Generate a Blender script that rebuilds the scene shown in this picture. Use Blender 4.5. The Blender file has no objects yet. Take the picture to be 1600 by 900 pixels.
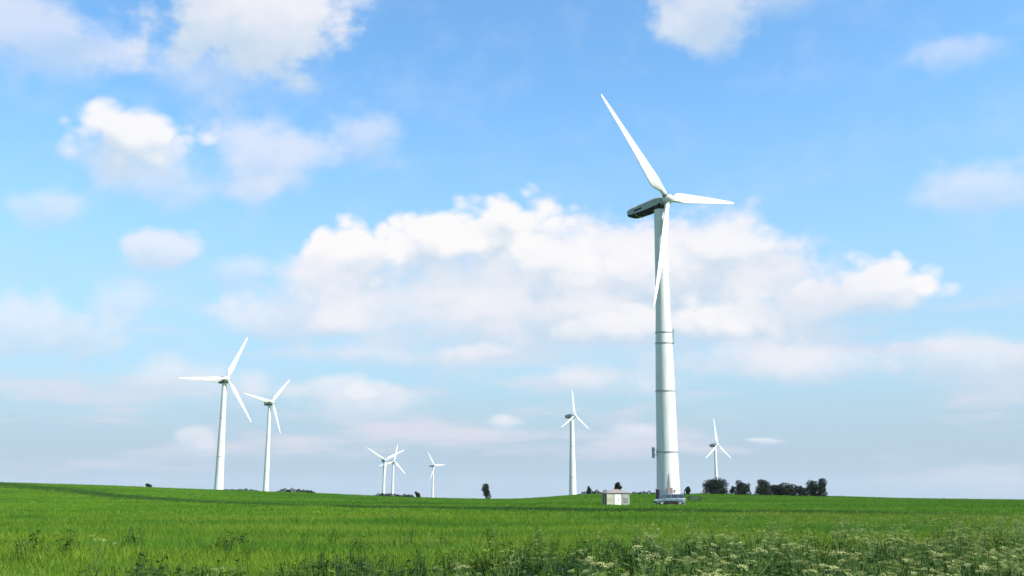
import bpy, bmesh, math, random
import numpy as np
from mathutils import Vector, Matrix

R = math.radians
rng = np.random.default_rng(7)
random.seed(7)
scene = bpy.context.scene
col = scene.collection

# ------------------------------------------------------------------ camera
EYE = 1.7
cd = bpy.data.cameras.new('camera')
cam = bpy.data.objects.new('camera', cd)
col.objects.link(cam)
cd.sensor_width = 36.0
cd.lens = 36.0
cd.clip_start = 0.1
cd.clip_end = 20000
cam.location = (0, 0, EYE)
cam.rotation_euler = (R(90 + 11.48), 0, 0)
scene.camera = cam

# ------------------------------------------------------------------ exposure
vs = scene.view_settings
vs.view_transform = 'Standard'
vs.look = 'None'
vs.gamma = 1.0
vs.use_curve_mapping = False
vs.exposure = 0.965

# ------------------------------------------------------------------ sun and sky
SUN_AZ, SUN_EL = 117.0, 44.0          # azimuth clockwise from +Y, elevation
sd = bpy.data.lights.new('sun', 'SUN')
sd.energy = 5.0
sd.angle = R(0.55)
sd.color = (1.0, 0.955, 0.88)
sun = bpy.data.objects.new('sun', sd)
col.objects.link(sun)
sdir = Vector((math.sin(R(SUN_AZ)) * math.cos(R(SUN_EL)), math.cos(R(SUN_AZ)) * math.cos(R(SUN_EL)), math.sin(R(SUN_EL))))
sun.rotation_euler = sdir.to_track_quat('Z', 'Y').to_euler()
sun.location = (60, -30, 90)

# clouds: azimuth, elevation, half width, height above and depth below the middle (degrees),
# opacity, softness of the edge, tone (0 thin, 1 bright heap, 2 grey veil)
CLOUDS = [
    (-17.37, 22.18, 5.73, 2.51, 2.15, 0.45, 0.9, 0),
    (-15.62, 25.35, 6.27, 4.30, 3.58, 0.95, 0.5, 0),
    (-19.71, 16.41, 3.23, 2.69, 1.97, 0.5, 0.9, 0),
    (-21.51, 18.32, 3.41, 1.97, 2.87, 0.95, 0.5, 1),
    (-14.15, 18.25, 4.12, 2.58, 3.05, 0.66, 0.8, 0),
    (-14.57, 16.15, 1.79, 1.43, 1.25, 0.35, 0.9, 0),
    (-8.41, 19.40, 2.58, 1.72, 1.79, 0.5, 0.8, 0),
    (11.47, 26.72, 3.23, 2.51, 3.41, 0.8, 0.6, 0),
    (15.68, 26.32, 3.41, 1.08, 1.25, 0.4, 0.9, 0),
    (-19.30, 12.82, 2.22, 1.51, 1.29, 0.75, 0.6, 0),
    (-15.37, 11.71, 2.33, 1.15, 1.22, 0.5, 0.8, 0),
    (-21.18, 9.72, 2.51, 1.61, 1.79, 0.45, 0.9, 0),
    (2.53, 8.97, 17.20, 4.66, 3.94, 0.5, 1, 2),
    (-6.52, 10.34, 8.60, 2.51, 2.15, 0.45, 0.8, 2),
    (1.10, 11.48, 11.83, 4.30, 3.94, 0.7, 0.9, 0),
    (-11.87, 10.89, 3.94, 1.97, 2.15, 0.55, 0.9, 0),
    (9.77, 11.32, 9.32, 3.58, 3.58, 0.7, 0.9, 0),
    (11.94, 12.64, 5.73, 3.05, 2.87, 0.88, 0.6, 0),
    (5.83, 11.78, 7.53, 3.94, 3.58, 0.95, 0.45, 0),
    (11.96, 12.99, 3.94, 2.15, 2.87, 0.75, 0.7, 1),
    (5.84, 12.14, 4.30, 2.69, 3.23, 0.7, 0.8, 1),
    (-0.74, 14.06, 4.66, 2.72, 3.05, 1, 0.5, 1),
    (2.20, 12.19, 3.94, 2.69, 2.87, 0.85, 0.6, 1),
    (-4.84, 13.33, 4.01, 2.44, 2.58, 1, 0.5, 1),
    (-9.17, 12.68, 3.01, 2.29, 2.08, 1, 0.38, 1),
    (-10.84, 11.63, 2.15, 1.43, 1.43, 0.6, 0.7, 0),
    (-3.65, 11.46, 3.94, 1.43, 1.61, 0.6, 0.8, 2),
    (1.81, 9.69, 7.17, 1.97, 1.97, 0.8, 0.6, 0),
    (11.79, 9.07, 6.81, 1.86, 1.51, 0.95, 0.5, 1),
    (5.42, 8.94, 4.66, 1.51, 1.36, 0.8, 0.6, 1),
    (19.78, 10.31, 3.41, 2.22, 2.22, 0.97, 0.4, 1),
    (17.27, 9.61, 3.58, 1.79, 1.43, 0.75, 0.6, 0),
    (-1.45, 9.51, 14.34, 3.94, 3.23, 0.55, 1, 0),
    (16.01, 11.05, 5.38, 2.69, 2.51, 0.6, 0.9, 0),
    (-12.68, 9.46, 4.66, 2.37, 1.97, 0.68, 0.8, 0),
    (-10.05, 9.12, 1.72, 0.93, 0.86, 0.55, 0.6, 0),
    (-1.98, 7.79, 2.69, 0.72, 0.65, 0.6, 0.7, 0),
    (4.65, 6.11, 6.09, 1.15, 1.08, 0.6, 0.8, 0),
    (12.42, 7.37, 5.73, 1.22, 1.08, 0.55, 0.8, 0),
    (-7.17, 7.49, 6.45, 0.93, 0.93, 0.45, 0.9, 0),
    (16.11, 6.74, 6.45, 1.29, 1.08, 0.6, 0.7, 0),
    (-18.18, 5.75, 5.02, 1.51, 1.29, 0.62, 0.7, 0),
    (-8.52, 5.29, 3.76, 1.36, 1.29, 0.65, 0.6, 0),
    (-8.10, 5.29, 1.00, 0.72, 0.93, 0.45, 0.7, 1),
    (-0.43, 3.76, 1.00, 0.54, 0.65, 0.55, 0.7, 1),
    (-17.36, 2.82, 1.00, 0.72, 0.72, 0.55, 0.6, 0),
    (6.89, 3.42, 2.15, 0.72, 0.72, 0.55, 0.7, 0),
    (13.57, 2.90, 0.93, 0.22, 0.25, 0.5, 0.7, 1),
    (-25.79, 22.94, 5.38, 2.15, 2.15, 0.6, 0.7, 0),
    (-25.07, 8.14, 4.66, 2.15, 1.79, 0.6, 0.6, 0),
    (-25.30, 14.32, 2.51, 1.43, 1.43, 0.5, 0.7, 0),
    (25.69, 15.25, 3.94, 1.61, 1.79, 0.55, 0.7, 0),
    (24.06, 6.90, 4.30, 1.79, 1.61, 0.7, 0.6, 0),
    (25.07, 22.11, 3.23, 1.43, 1.43, 0.4, 0.8, 0),
]


def build_world():
    w = bpy.data.worlds.new('World')
    scene.world = w
    w.use_nodes = True
    nt = w.node_tree
    nt.nodes.clear()

    class Ctx:
        tree = nt

    class N:
        @staticmethod
        def new(t): return Ctx.tree.nodes.new(t)

    class Lk:
        @staticmethod
        def new(a, b): return Ctx.tree.links.new(a, b)

    def put(sock, v):
        if hasattr(v, 'is_output'):
            Lk.new(v, sock)
        else:
            sock.default_value = v

    def math_(op, a, b=0.0, c=None, clamp=False):
        n = N.new('ShaderNodeMath')
        n.operation = op
        n.use_clamp = clamp
        put(n.inputs[0], a)
        put(n.inputs[1], b)
        if c is not None:
            put(n.inputs[2], c)
        return n.outputs[0]

    def vec(op, a, b=(0, 0, 0)):
        n = N.new('ShaderNodeVectorMath')
        n.operation = op
        put(n.inputs[0], a)
        put(n.inputs[1], b)
        return n.outputs['Value'] if op in ('LENGTH', 'DOT_PRODUCT') else n.outputs[0]

    def sep(v):
        n = N.new('ShaderNodeSeparateXYZ')
        put(n.inputs[0], v)
        return n.outputs

    def comb(x, y, z):
        n = N.new('ShaderNodeCombineXYZ')
        put(n.inputs[0], x), put(n.inputs[1], y), put(n.inputs[2], z)
        return n.outputs[0]

    def smooth(v, a, b, lo=0.0, hi=1.0):
        n = N.new('ShaderNodeMapRange')
        n.interpolation_type = 'SMOOTHSTEP'
        put(n.inputs[0], v), put(n.inputs[1], a), put(n.inputs[2], b), put(n.inputs[3], lo), put(n.inputs[4], hi)
        return n.outputs[0]

    def mix(f, a, b):
        n = N.new('ShaderNodeMix')
        n.data_type = 'RGBA'
        put(n.inputs[0], f), put(n.inputs[6], a), put(n.inputs[7], b)
        return n.outputs[2]

    def noise(v, scale, detail, rough=0.55, out='Fac'):
        n = N.new('ShaderNodeTexNoise')
        n.inputs['Scale'].default_value = scale
        n.inputs['Detail'].default_value = detail
        n.inputs['Roughness'].default_value = rough
        put(n.inputs['Vector'], v)
        return n.outputs[out]

    tc = N.new('ShaderNodeTexCoord')
    d = vec('NORMALIZE', tc.outputs['Generated'])
    x, y, z = sep(d)[:]
    az = math_('MULTIPLY', math_('ARCTAN2', x, y), 180 / math.pi)
    el = math_('MULTIPLY', math_('ARCSINE', z), 180 / math.pi)

    sky = N.new('ShaderNodeTexSky')
    sky.sky_type = 'NISHITA'
    sky.sun_disc = False
    sky.sun_elevation = R(SUN_EL)
    sky.sun_rotation = R(SUN_AZ)
    sky.altitude = 100
    sky.air_density = 1.0
    sky.dust_density = 1.3
    sky.ozone_density = 1.6
    hsv = N.new('ShaderNodeHueSaturation')
    hsv.inputs['Hue'].default_value = SKY_HUE
    hsv.inputs['Saturation'].default_value = SKY_SAT
    hsv.inputs['Value'].default_value = SKY_VAL
    put(hsv.inputs['Color'], sky.outputs[0])
    base = vec('MULTIPLY', hsv.outputs[0], SKY_TINT)

    # cloud-space coordinates, with a gentle warp
    p0 = comb(az, el, 0.0)
    wn = noise(vec('MULTIPLY', d, (1, 1, 1.5)), 9.0, 3, 0.5, 'Color')
    warp = vec('MULTIPLY', vec('SUBTRACT', wn, (0.5, 0.5, 0.5)), (2.4, 1.3, 0))
    p = vec('ADD', p0, warp)
    pX, pY, _ = sep(p)[:]
    dn = vec('MULTIPLY', d, (1, 1, 1.35))
    f1 = math_('SUBTRACT', noise(dn, 17.0, 6, 0.55), 0.5)
    f2 = math_('SUBTRACT', noise(dn, 60.0, 4, 0.55), 0.5)
    vo = N.new('ShaderNodeTexVoronoi')
    vo.feature = 'F1'
    vo.inputs['Scale'].default_value = 28.0
    vo.inputs['Detail'].default_value = 1.0
    put(vo.inputs['Vector'], vec('ADD', dn, vec('MULTIPLY', vec('SUBTRACT', wn, (0.5, 0.5, 0.5)), (0.05, 0.05, 0.05))))
    puff = math_('SUBTRACT', 0.42, vo.outputs['Distance'])
    crisp = math_('ADD', math_('MULTIPLY', puff, 0.75), math_('ADD', math_('MULTIPLY', f1, 0.8), math_('MULTIPLY', f2, 0.2)))
    soft = math_('ADD', math_('MULTIPLY', f1, 2.0), math_('MULTIPLY', f2, 0.4))

    # faint high veil and milky air towards the horizon
    veil = smooth(soft, -0.15, 0.75, 0.0, 0.22)
    colr = mix(veil, base, VEIL)
    colr = mix(smooth(el, 24.0, 0.0, 0.0, 0.92), colr, MILK)
    colr = mix(smooth(el, 7.0, 0.5, 0.0, 0.8), colr, LOW)

    # thin stretched layers low in the sky
    lay = noise(comb(math_('MULTIPLY', az, 0.055), math_('MULTIPLY', el, 0.30), math_('MULTIPLY', y, 0.7)), 1.6, 4, 0.55)
    colr = mix(math_('MULTIPLY', smooth(lay, 0.47, 0.68), math_('MULTIPLY', smooth(el, 13.0, 6.0), smooth(el, 0.3, 3.0, 0.3, 0.72))), colr, CL_LAYER)

    # noise terms shared by all clouds: (edge, shading)
    crispD, crispS = math_('MULTIPLY_ADD', crisp, 0.9, 1.34), math_('MULTIPLY', crisp, 0.9)
    softD, softS = math_('MULTIPLY_ADD', soft, 0.75, 1.10), math_('MULTIPLY', soft, 0.9)

    def layers(c0, clouds):
        # a node group of its own for each part of the sky
        gt = bpy.data.node_groups.new('clouds', 'ShaderNodeTree')
        ins = [pX, pY, crispD, crispS, softD, softS, c0]
        for i in range(len(ins)):
            gt.interface.new_socket('in%d' % i, in_out='INPUT', socket_type='NodeSocketColor' if i == 6 else 'NodeSocketFloat')
        gt.interface.new_socket('out', in_out='OUTPUT', socket_type='NodeSocketColor')
        Ctx.tree = gt
        go = N.new('NodeGroupOutput')
        Lk.new(stack(N.new('NodeGroupInput').outputs, clouds), go.inputs[0])
        Ctx.tree = nt
        gn = N.new('ShaderNodeGroup')
        gn.node_tree = gt
        for i, v in enumerate(ins):
            Lk.new(v, gn.inputs[i])
        return gn.outputs[0]

    def stack(inp, clouds):
        pX, pY, crispD, crispS, softD, softS, c0 = list(inp)[:7]
        for (ca, ce, rx, ru, rd, op, sf, tone) in clouds:
            qx = math_('MULTIPLY_ADD', pX, 1 / rx, -ca / rx)
            y1 = math_('MULTIPLY_ADD', pY, 1 / ru, -ce / ru)
            y2 = math_('MULTIPLY_ADD', pY, 1 / rd, -ce / rd)
            yy = math_('MAXIMUM' if ru <= rd else 'MINIMUM', y1, y2)
            r = math_('SQRT', math_('MULTIPLY_ADD', yy, yy, math_('MULTIPLY', qx, qx)))
            den = math_('SUBTRACT', crispD if tone == 1 else softD, r)
            wid = smooth(yy, 0.35, -0.45, sf, 0.95) if tone == 1 else sf      # crisp crown, soft foot
            al = smooth(den, 0.02, wid, 0.0, op)
            if tone == 2:
                c = CL_VEIL
            else:
                sh = math_('ADD', yy, crispS if tone == 1 else softS)
                c = mix(smooth(sh, -0.75, 0.15), CL_GREY, CL_WHITE) if tone == 1 else mix(smooth(sh, -0.7, 0.5), CL_GREY, CL_THIN)
            c0 = mix(al, c0, c)
        return c0

    def background(c):
        bg = N.new('ShaderNodeBackground')
        bg.inputs['Strength'].default_value = 0.075
        put(bg.inputs['Color'], c)
        return bg.outputs[0]

    def either(f, s0, s1):
        n = N.new('ShaderNodeMixShader')
        put(n.inputs[0], f), Lk.new(s0, n.inputs[1]), Lk.new(s1, n.inputs[2])
        return n.outputs[0]

    # each part of the sky only works through the clouds that reach it (purely to save time: the clouds are the same on both sides of a seam)
    def reach(c, a0, a1, e0, e1):
        ca, ce, rx, ru, rd = c[:5]
        m = 2.0 if c[7] == 1 else 1.75
        return ca + m * rx + 1.3 > a0 and ca - m * rx - 1.3 < a1 and ce + m * ru + 0.8 > e0 and ce - m * rd - 0.8 < e1

    def tiles(a0, a1, e0, e1, depth):
        if depth == 0:
            return background(layers(colr, [c for c in CLOUDS if reach(c, a0, a1, e0, e1)]))
        if depth % 2:
            m = (a0 + a1) / 2
            return either(math_('GREATER_THAN', az, m), tiles(a0, m, e0, e1, depth - 1), tiles(m, a1, e0, e1, depth - 1))
        m = e0 + (e1 - e0) * 0.4
        return either(math_('GREATER_THAN', el, m), tiles(a0, a1, e0, m, depth - 1), tiles(a0, a1, m, e1, depth - 1))

    # the same kind of broken cloud all round the rest of the sky
    pl = vec('DIVIDE', d, comb(math_('ADD', math_('ABSOLUTE', z), 0.16), math_('ADD', math_('ABSOLUTE', z), 0.16), 1.0))
    g = noise(pl, 1.5, 5, 0.55)
    ga = math_('MULTIPLY', smooth(g, 0.50, 0.68), smooth(el, 0.0, 6.0, 0.0, 0.85))
    rest = background(mix(ga, colr, mix(smooth(g, 0.55, 0.8), CL_THIN, CL_WHITE)))
    blend = math_('MAXIMUM', smooth(math_('ABSOLUTE', az), 29.0, 37.0), smooth(el, 29.0, 36.0))
    out = N.new('ShaderNodeOutputWorld')
    Lk.new(either(blend, tiles(-37.0, 37.0, -2.0, 36.0, 5), rest), out.inputs[0])
    w.cycles.sampling_method = 'MANUAL'
    w.cycles.sample_map_resolution = 512


SKY_HUE, SKY_SAT, SKY_VAL = 0.5, 1.1, 1.0
SKY_TINT = (1.36, 1.80, 1.88)
CL_WHITE = (6.7, 6.6, 6.65, 1)
CL_THIN = (6.15, 6.1, 6.5, 1)
CL_LAYER = (5.3, 5.15, 5.8, 1)
CL_GREY = (4.1, 4.95, 5.9, 1)
CL_VEIL = (4.7, 5.4, 6.1, 1)
MILK = (3.05, 4.2, 5.15, 1)
LOW = (3.2, 4.05, 4.95, 1)
VEIL = (4.8, 5.4, 6.5, 1)
build_world()


# ------------------------------------------------------------------ helpers
def tag(o, label=None, cat=None, group=None, kind=None):
    if label: o['label'] = label
    if cat: o['category'] = cat
    if group: o['group'] = group
    if kind: o['kind'] = kind
    return o


def empty(name, loc, rz=0.0):
    o = bpy.data.objects.new(name, None)
    o.empty_display_size = 0.5
    o.location = loc
    o.rotation_euler = (0, 0, rz)
    col.objects.link(o)
    return o


def mesh_obj(name, verts, faces, mat=None, parent=None, smooth=False, link=True):
    me = bpy.data.meshes.new(name)
    me.from_pydata([tuple(map(float, v)) for v in verts], [], faces)
    if smooth:
        me.polygons.foreach_set('use_smooth', [True] * len(me.polygons))
    me.update()
    if mat: me.materials.append(mat)
    o = bpy.data.objects.new(name, me)
    if link: col.objects.link(o)
    if parent: o.parent = parent
    return o


class MB:
    """collects shapes into one mesh"""
    def __init__(s):
        s.v, s.f = [], []

    def add(s, verts, faces):
        o = len(s.v)
        s.v += [tuple(map(float, v)) for v in verts]
        s.f += [tuple(i + o for i in f) for f in faces]
        return s

    def box(s, x0, x1, y0, y1, z0, z1):
        return s.add([(x0, y0, z0), (x1, y0, z0), (x1, y1, z0), (x0, y1, z0), (x0, y0, z1), (x1, y0, z1), (x1, y1, z1), (x0, y1, z1)],
                     [(3, 2, 1, 0), (4, 5, 6, 7), (0, 1, 5, 4), (1, 2, 6, 5), (2, 3, 7, 6), (3, 0, 4, 7)])

    def loft(s, rings, cap=True):
        n = len(rings[0])
        vs = [p for r in rings for p in r]
        fs = []
        for i in range(len(rings) - 1):
            for j in range(n):
                k = (j + 1) % n
                fs.append((i * n + j, i * n + k, (i + 1) * n + k, (i + 1) * n + j))
        if cap:
            o = len(vs)
            vs = vs + list(rings[0]) + list(rings[-1])
            fs.append(tuple(o + j for j in range(n - 1, -1, -1)))
            fs.append(tuple(o + n + j for j in range(n)))
        return s.add(vs, fs)

    def tube(s, pts, rads, n=8):
        rings = []
        pts = [Vector(p) for p in pts]
        for i, p in enumerate(pts):
            t = (pts[min(i + 1, len(pts) - 1)] - pts[max(i - 1, 0)]).normalized()
            a = t.orthogonal().normalized() if abs(t.z) < 0.95 else Vector((1, 0, 0))
            a = (a - t * a.dot(t)).normalized()
            b = t.cross(a)
            rings.append([p + (a * math.cos(2 * math.pi * k / n) + b * math.sin(2 * math.pi * k / n)) * rads[i] for k in range(n)])
        return s.loft(rings)

    def lathe(s, prof, n=32, cx=0, cy=0):
        return s.loft([[(cx + r * math.cos(2 * math.pi * k / n), cy + r * math.sin(2 * math.pi * k / n), z) for k in range(n)] for r, z in prof])

    def build(s, name, mat, parent=None, smooth=False, bevel=0.0, link=True):
        o = mesh_obj(name, s.v, s.f, mat, parent, smooth, link)
        if bevel:
            m = o.modifiers.new('bevel', 'BEVEL')
            m.width = bevel
            m.segments = 2
            m.limit_method = 'ANGLE'
        return o


def material(name, color, rough=0.6, metal=0.0, spec=0.5, var=0.0, var_scale=2.0, color2=None, bump=0.0, bump_scale=20.0, coat=0.0):
    m = bpy.data.materials.new(name)
    m.use_nodes = True
    nt = m.node_tree
    b = nt.nodes['Principled BSDF']
    b.inputs['Base Color'].default_value = (*color, 1)
    b.inputs['Roughness'].default_value = rough
    b.inputs['Metallic'].default_value = metal
    b.inputs['Specular IOR Level'].default_value = spec
    b.inputs['Coat Weight'].default_value = coat
    tc = nt.nodes.new('ShaderNodeTexCoord')
    if var or color2:
        n = nt.nodes.new('ShaderNodeTexNoise')
        n.inputs['Scale'].default_value = var_scale
        n.inputs['Detail'].default_value = 6
        nt.links.new(tc.outputs['Object'], n.inputs['Vector'])
        mx = nt.nodes.new('ShaderNodeMix')
        mx.data_type = 'RGBA'
        mx.inputs[6].default_value = (*color, 1)
        mx.inputs[7].default_value = (*(color2 or tuple(c * (1 - var) for c in color)), 1)
        mr = nt.nodes.new('ShaderNodeMapRange')
        mr.inputs[1].default_value, mr.inputs[2].default_value = 0.35, 0.68
        nt.links.new(n.outputs['Fac'], mr.inputs[0])
        nt.links.new(mr.outputs[0], mx.inputs[0])
        nt.links.new(mx.outputs[2], b.inputs['Base Color'])
    if bump:
        n2 = nt.nodes.new('ShaderNodeTexNoise')
        n2.inputs['Scale'].default_value = bump_scale
        n2.inputs['Detail'].default_value = 5
        nt.links.new(tc.outputs['Object'], n2.inputs['Vector'])
        bp = nt.nodes.new('ShaderNodeBump')
        bp.inputs['Strength'].default_value = bump
        bp.inputs['Distance'].default_value = 0.05
        nt.links.new(n2.outputs['Fac'], bp.inputs['Height'])
        nt.links.new(bp.outputs[0], b.inputs['Normal'])
    return m


def leaf_material(name, ca, cb, trans=0.25, rough=0.6, cc=None, patch=0.05):
    """foliage: colour varies leaf by leaf, plant by plant and in broad patches of the field"""
    m = bpy.data.materials.new(name)
    m.use_nodes = True
    nt = m.node_tree
    b = nt.nodes['Principled BSDF']
    b.inputs['Roughness'].default_value = rough
    b.inputs['Specular IOR Level'].default_value = 0.12
    geo = nt.nodes.new('ShaderNodeNewGeometry')
    oi = nt.nodes.new('ShaderNodeObjectInfo')
    add = nt.nodes.new('ShaderNodeMath'); add.operation = 'ADD'
    nt.links.new(geo.outputs['Random Per Island'], add.inputs[0])
    nt.links.new(oi.outputs['Random'], add.inputs[1])
    hf = nt.nodes.new('ShaderNodeMath'); hf.operation = 'MULTIPLY'; hf.inputs[1].default_value = 0.5
    nt.links.new(add.outputs[0], hf.inputs[0])
    mx = nt.nodes.new('ShaderNodeMix'); mx.data_type = 'RGBA'
    mx.inputs[6].default_value = (*ca, 1)
    mx.inputs[7].default_value = (*cb, 1)
    nt.links.new(hf.outputs[0], mx.inputs[0])
    res = mx.outputs[2]
    if cc:
        mp = nt.nodes.new('ShaderNodeMapping'); mp.inputs['Scale'].default_value = (0.35, 1.0, 1.0)
        nt.links.new(geo.outputs['Position'], mp.inputs[0])
        nz = nt.nodes.new('ShaderNodeTexNoise'); nz.inputs['Scale'].default_value = patch; nz.inputs['Detail'].default_value = 4
        nt.links.new(mp.outputs[0], nz.inputs['Vector'])
        mr = nt.nodes.new('ShaderNodeMapRange'); mr.inputs[1].default_value, mr.inputs[2].default_value = 0.42, 0.62
        nt.links.new(nz.outputs['Fac'], mr.inputs[0])
        m2 = nt.nodes.new('ShaderNodeMix'); m2.data_type = 'RGBA'
        nt.links.new(mr.outputs[0], m2.inputs[0])
        nt.links.new(res, m2.inputs[6])
        m2.inputs[7].default_value = (*cc, 1)
        res = m2.outputs[2]
    nt.links.new(res, b.inputs['Base Color'])
    tr = nt.nodes.new('ShaderNodeBsdfTranslucent')
    nt.links.new(res, tr.inputs['Color'])
    ms = nt.nodes.new('ShaderNodeMixShader'); ms.inputs[0].default_value = trans
    nt.links.new(b.outputs[0], ms.inputs[1])
    nt.links.new(tr.outputs[0], ms.inputs[2])
    nt.links.new(ms.outputs[0], nt.nodes['Material Output'].inputs['Surface'])
    return m


def white_paint(name, base=(0.56, 0.56, 0.565)):
    """turbine paint: off-white, faint vertical weather streaks"""
    m = bpy.data.materials.new(name)
    m.use_nodes = True
    nt = m.node_tree
    b = nt.nodes['Principled BSDF']
    b.inputs['Roughness'].default_value = 0.42
    tc = nt.nodes.new('ShaderNodeTexCoord')
    mp = nt.nodes.new('ShaderNodeMapping'); mp.inputs['Scale'].default_value = (3.0, 3.0, 0.12)
    nt.links.new(tc.outputs['Object'], mp.inputs[0])
    n = nt.nodes.new('ShaderNodeTexNoise'); n.inputs['Scale'].default_value = 1.6; n.inputs['Detail'].default_value = 7
    nt.links.new(mp.outputs[0], n.inputs['Vector'])
    mr = nt.nodes.new('ShaderNodeMapRange'); mr.inputs[1].default_value, mr.inputs[2].default_value = 0.45, 0.8
    nt.links.new(n.outputs['Fac'], mr.inputs[0])
    mx = nt.nodes.new('ShaderNodeMix'); mx.data_type = 'RGBA'
    mx.inputs[6].default_value = (*base, 1)
    mx.inputs[7].default_value = (base[0] * 0.68, base[1] * 0.68, base[2] * 0.65, 1)
    nt.links.new(mr.outputs[0], mx.inputs[0])
    nt.links.new(mx.outputs[2], b.inputs['Base Color'])
    return m


M = dict(
    white=white_paint('turbine_white'),
    flange=material('flange_grey', (0.31, 0.33, 0.34), 0.5, 0.3, var=0.3),
    grey=material('nacelle_grey', (0.27, 0.30, 0.31), 0.5, var=0.2, var_scale=1.0),
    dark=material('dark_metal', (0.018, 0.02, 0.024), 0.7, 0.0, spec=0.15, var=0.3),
    hubgrey=material('hub_grey', (0.16, 0.18, 0.18), 0.5, var=0.2),
    rust=material('door_brown', (0.27, 0.22, 0.20), 0.6, var=0.4, var_scale=6),
    concrete=material('concrete', (0.36, 0.36, 0.28), 0.85, var=0.35, var_scale=1.5, bump=0.4, bump_scale=30),
    concrete2=material('concrete_grey', (0.27, 0.29, 0.27), 0.85, var=0.3, var_scale=1.5, bump=0.4, bump_scale=30),
    door_white=material('door_cream', (0.84, 0.82, 0.70), 0.5, var=0.12, var_scale=3),
    rooftile=material('roof_brown', (0.21, 0.18, 0.165), 0.8, var=0.35, var_scale=5, bump=0.5),
    silver=material('car_silver', (0.15, 0.21, 0.25), 0.28, 0.35, coat=0.6, var=0.08),
    glass=material('car_glass', (0.012, 0.016, 0.02), 0.06, spec=0.8),
    rubber=material('rubber', (0.018, 0.018, 0.02), 0.8),
    rim=material('rim', (0.45, 0.46, 0.48), 0.35, 0.8),
    redlamp=material('tail_lamp', (0.35, 0.02, 0.02), 0.25),
    lamp=material('head_lamp', (0.75, 0.78, 0.8), 0.12),
    green_metal=material('green_metal', (0.022, 0.05, 0.022), 0.6, var=0.4, var_scale=4),
    green_pale=material('green_pale', (0.13, 0.20, 0.08), 0.7, var=0.3, var_scale=4),
    bark=material('bark', (0.06, 0.05, 0.04), 0.9, var=0.5, var_scale=6, bump=0.6),
    leaf_dark=leaf_material('leaf_dark', (0.006, 0.013, 0.009), (0.017, 0.031, 0.014), 0.08),
    leaf_mid=leaf_material('leaf_mid', (0.020, 0.042, 0.014), (0.050, 0.090, 0.024), 0.18),
    grass=leaf_material('grass', (0.060, 0.145, 0.0080), (0.176, 0.253, 0.0199), 0.3, cc=(0.045, 0.141, 0.0100), patch=0.12),
    crop=leaf_material('crop', (0.035, 0.118, 0.0069), (0.063, 0.162, 0.0100), 0.3, cc=(0.090, 0.194, 0.0109), patch=0.045),
    hay=leaf_material('hay', (0.066, 0.149, 0.0080), (0.133, 0.234, 0.0129), 0.3, cc=(0.057, 0.149, 0.0089), patch=0.09),
    dry=leaf_material('dry', (0.13, 0.17, 0.025), (0.26, 0.26, 0.07), 0.3),
    margin=leaf_material('margin', (0.018, 0.060, 0.010), (0.036, 0.088, 0.013), 0.2),
    weed=leaf_material('weed', (0.026, 0.066, 0.007), (0.130, 0.190, 0.018), 0.25, cc=(0.016, 0.048, 0.012), patch=0.35),
    stem=leaf_material('stem', (0.064, 0.128, 0.032), (0.104, 0.160, 0.048), 0.1),
    petal=leaf_material('petal', (0.27, 0.32, 0.08), (0.52, 0.53, 0.24), 0.3),
)


# ------------------------------------------------------------------ terrain
CREST_PX = [(-0.62, 748), (-0.49, 754), (-0.3675, 760), (-0.306, 764), (-0.245, 767.5), (-0.184, 770.5), (-0.1225, 775), (-0.061, 778.5),
            (0, 780), (0.031, 777), (0.061, 772.5), (0.092, 771), (0.1225, 771.5), (0.184, 771), (0.245, 773), (0.306, 775), (0.3675, 778), (0.49, 781), (0.62, 782)]
CU = np.array([c[0] for c in CREST_PX])
CZ = np.array([1.7 + (775.0 - c[1]) * 0.202 - 0.30 for c in CREST_PX])


def sstep(a, b, v):
    t = np.clip((v - a) / (b - a), 0, 1)
    return t * t * (3 - 2 * t)


def ground_z(x, y):
    x = np.asarray(x, float); y = np.asarray(y, float)
    u = x / np.maximum(y, 90.0)
    C = sum(np.interp(np.clip(u + o, -0.62, 0.62), CU, CZ) for o in (-0.02, -0.01, 0, 0.01, 0.02)) / 5
    s = sstep(130, 330, y)
    S = sstep(360, 950, y)
    z = C * s * (1 - S) + S * -17.0 - 0.008 * np.maximum(0, y - 950)
    bump = 0.05 * np.sin(x * 0.31 + y * 0.17) * np.sin(y * 0.23 - x * 0.11) + 0.03 * np.sin(x * 0.9 + 1.3) * np.sin(y * 0.7)
    return z + bump * sstep(0, 10, np.abs(y)) * (1 - S)


def gz(x, y):
    return float(ground_z(x, y))


xs = np.concatenate([np.linspace(-3500, -420, 26)[:-1], np.linspace(-420, 420, 281), np.linspace(420, 3500, 26)[1:]])
ys = np.concatenate([np.linspace(-600, -10, 16)[:-1], np.linspace(-10, 60, 71)[:-1], np.linspace(60, 420, 121)[:-1], np.linspace(420, 1200, 60)[:-1], np.linspace(1200, 5000, 24)])
GX, GY = np.meshgrid(xs, ys)
GZ = ground_z(GX, GY)
nx, ny = len(xs), len(ys)
gv = np.stack([GX, GY, GZ], -1).reshape(-1, 3)
gf = [(j * nx + i, j * nx + i + 1, (j + 1) * nx + i + 1, (j + 1) * nx + i) for j in range(ny - 1) for i in range(nx - 1)]


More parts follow.
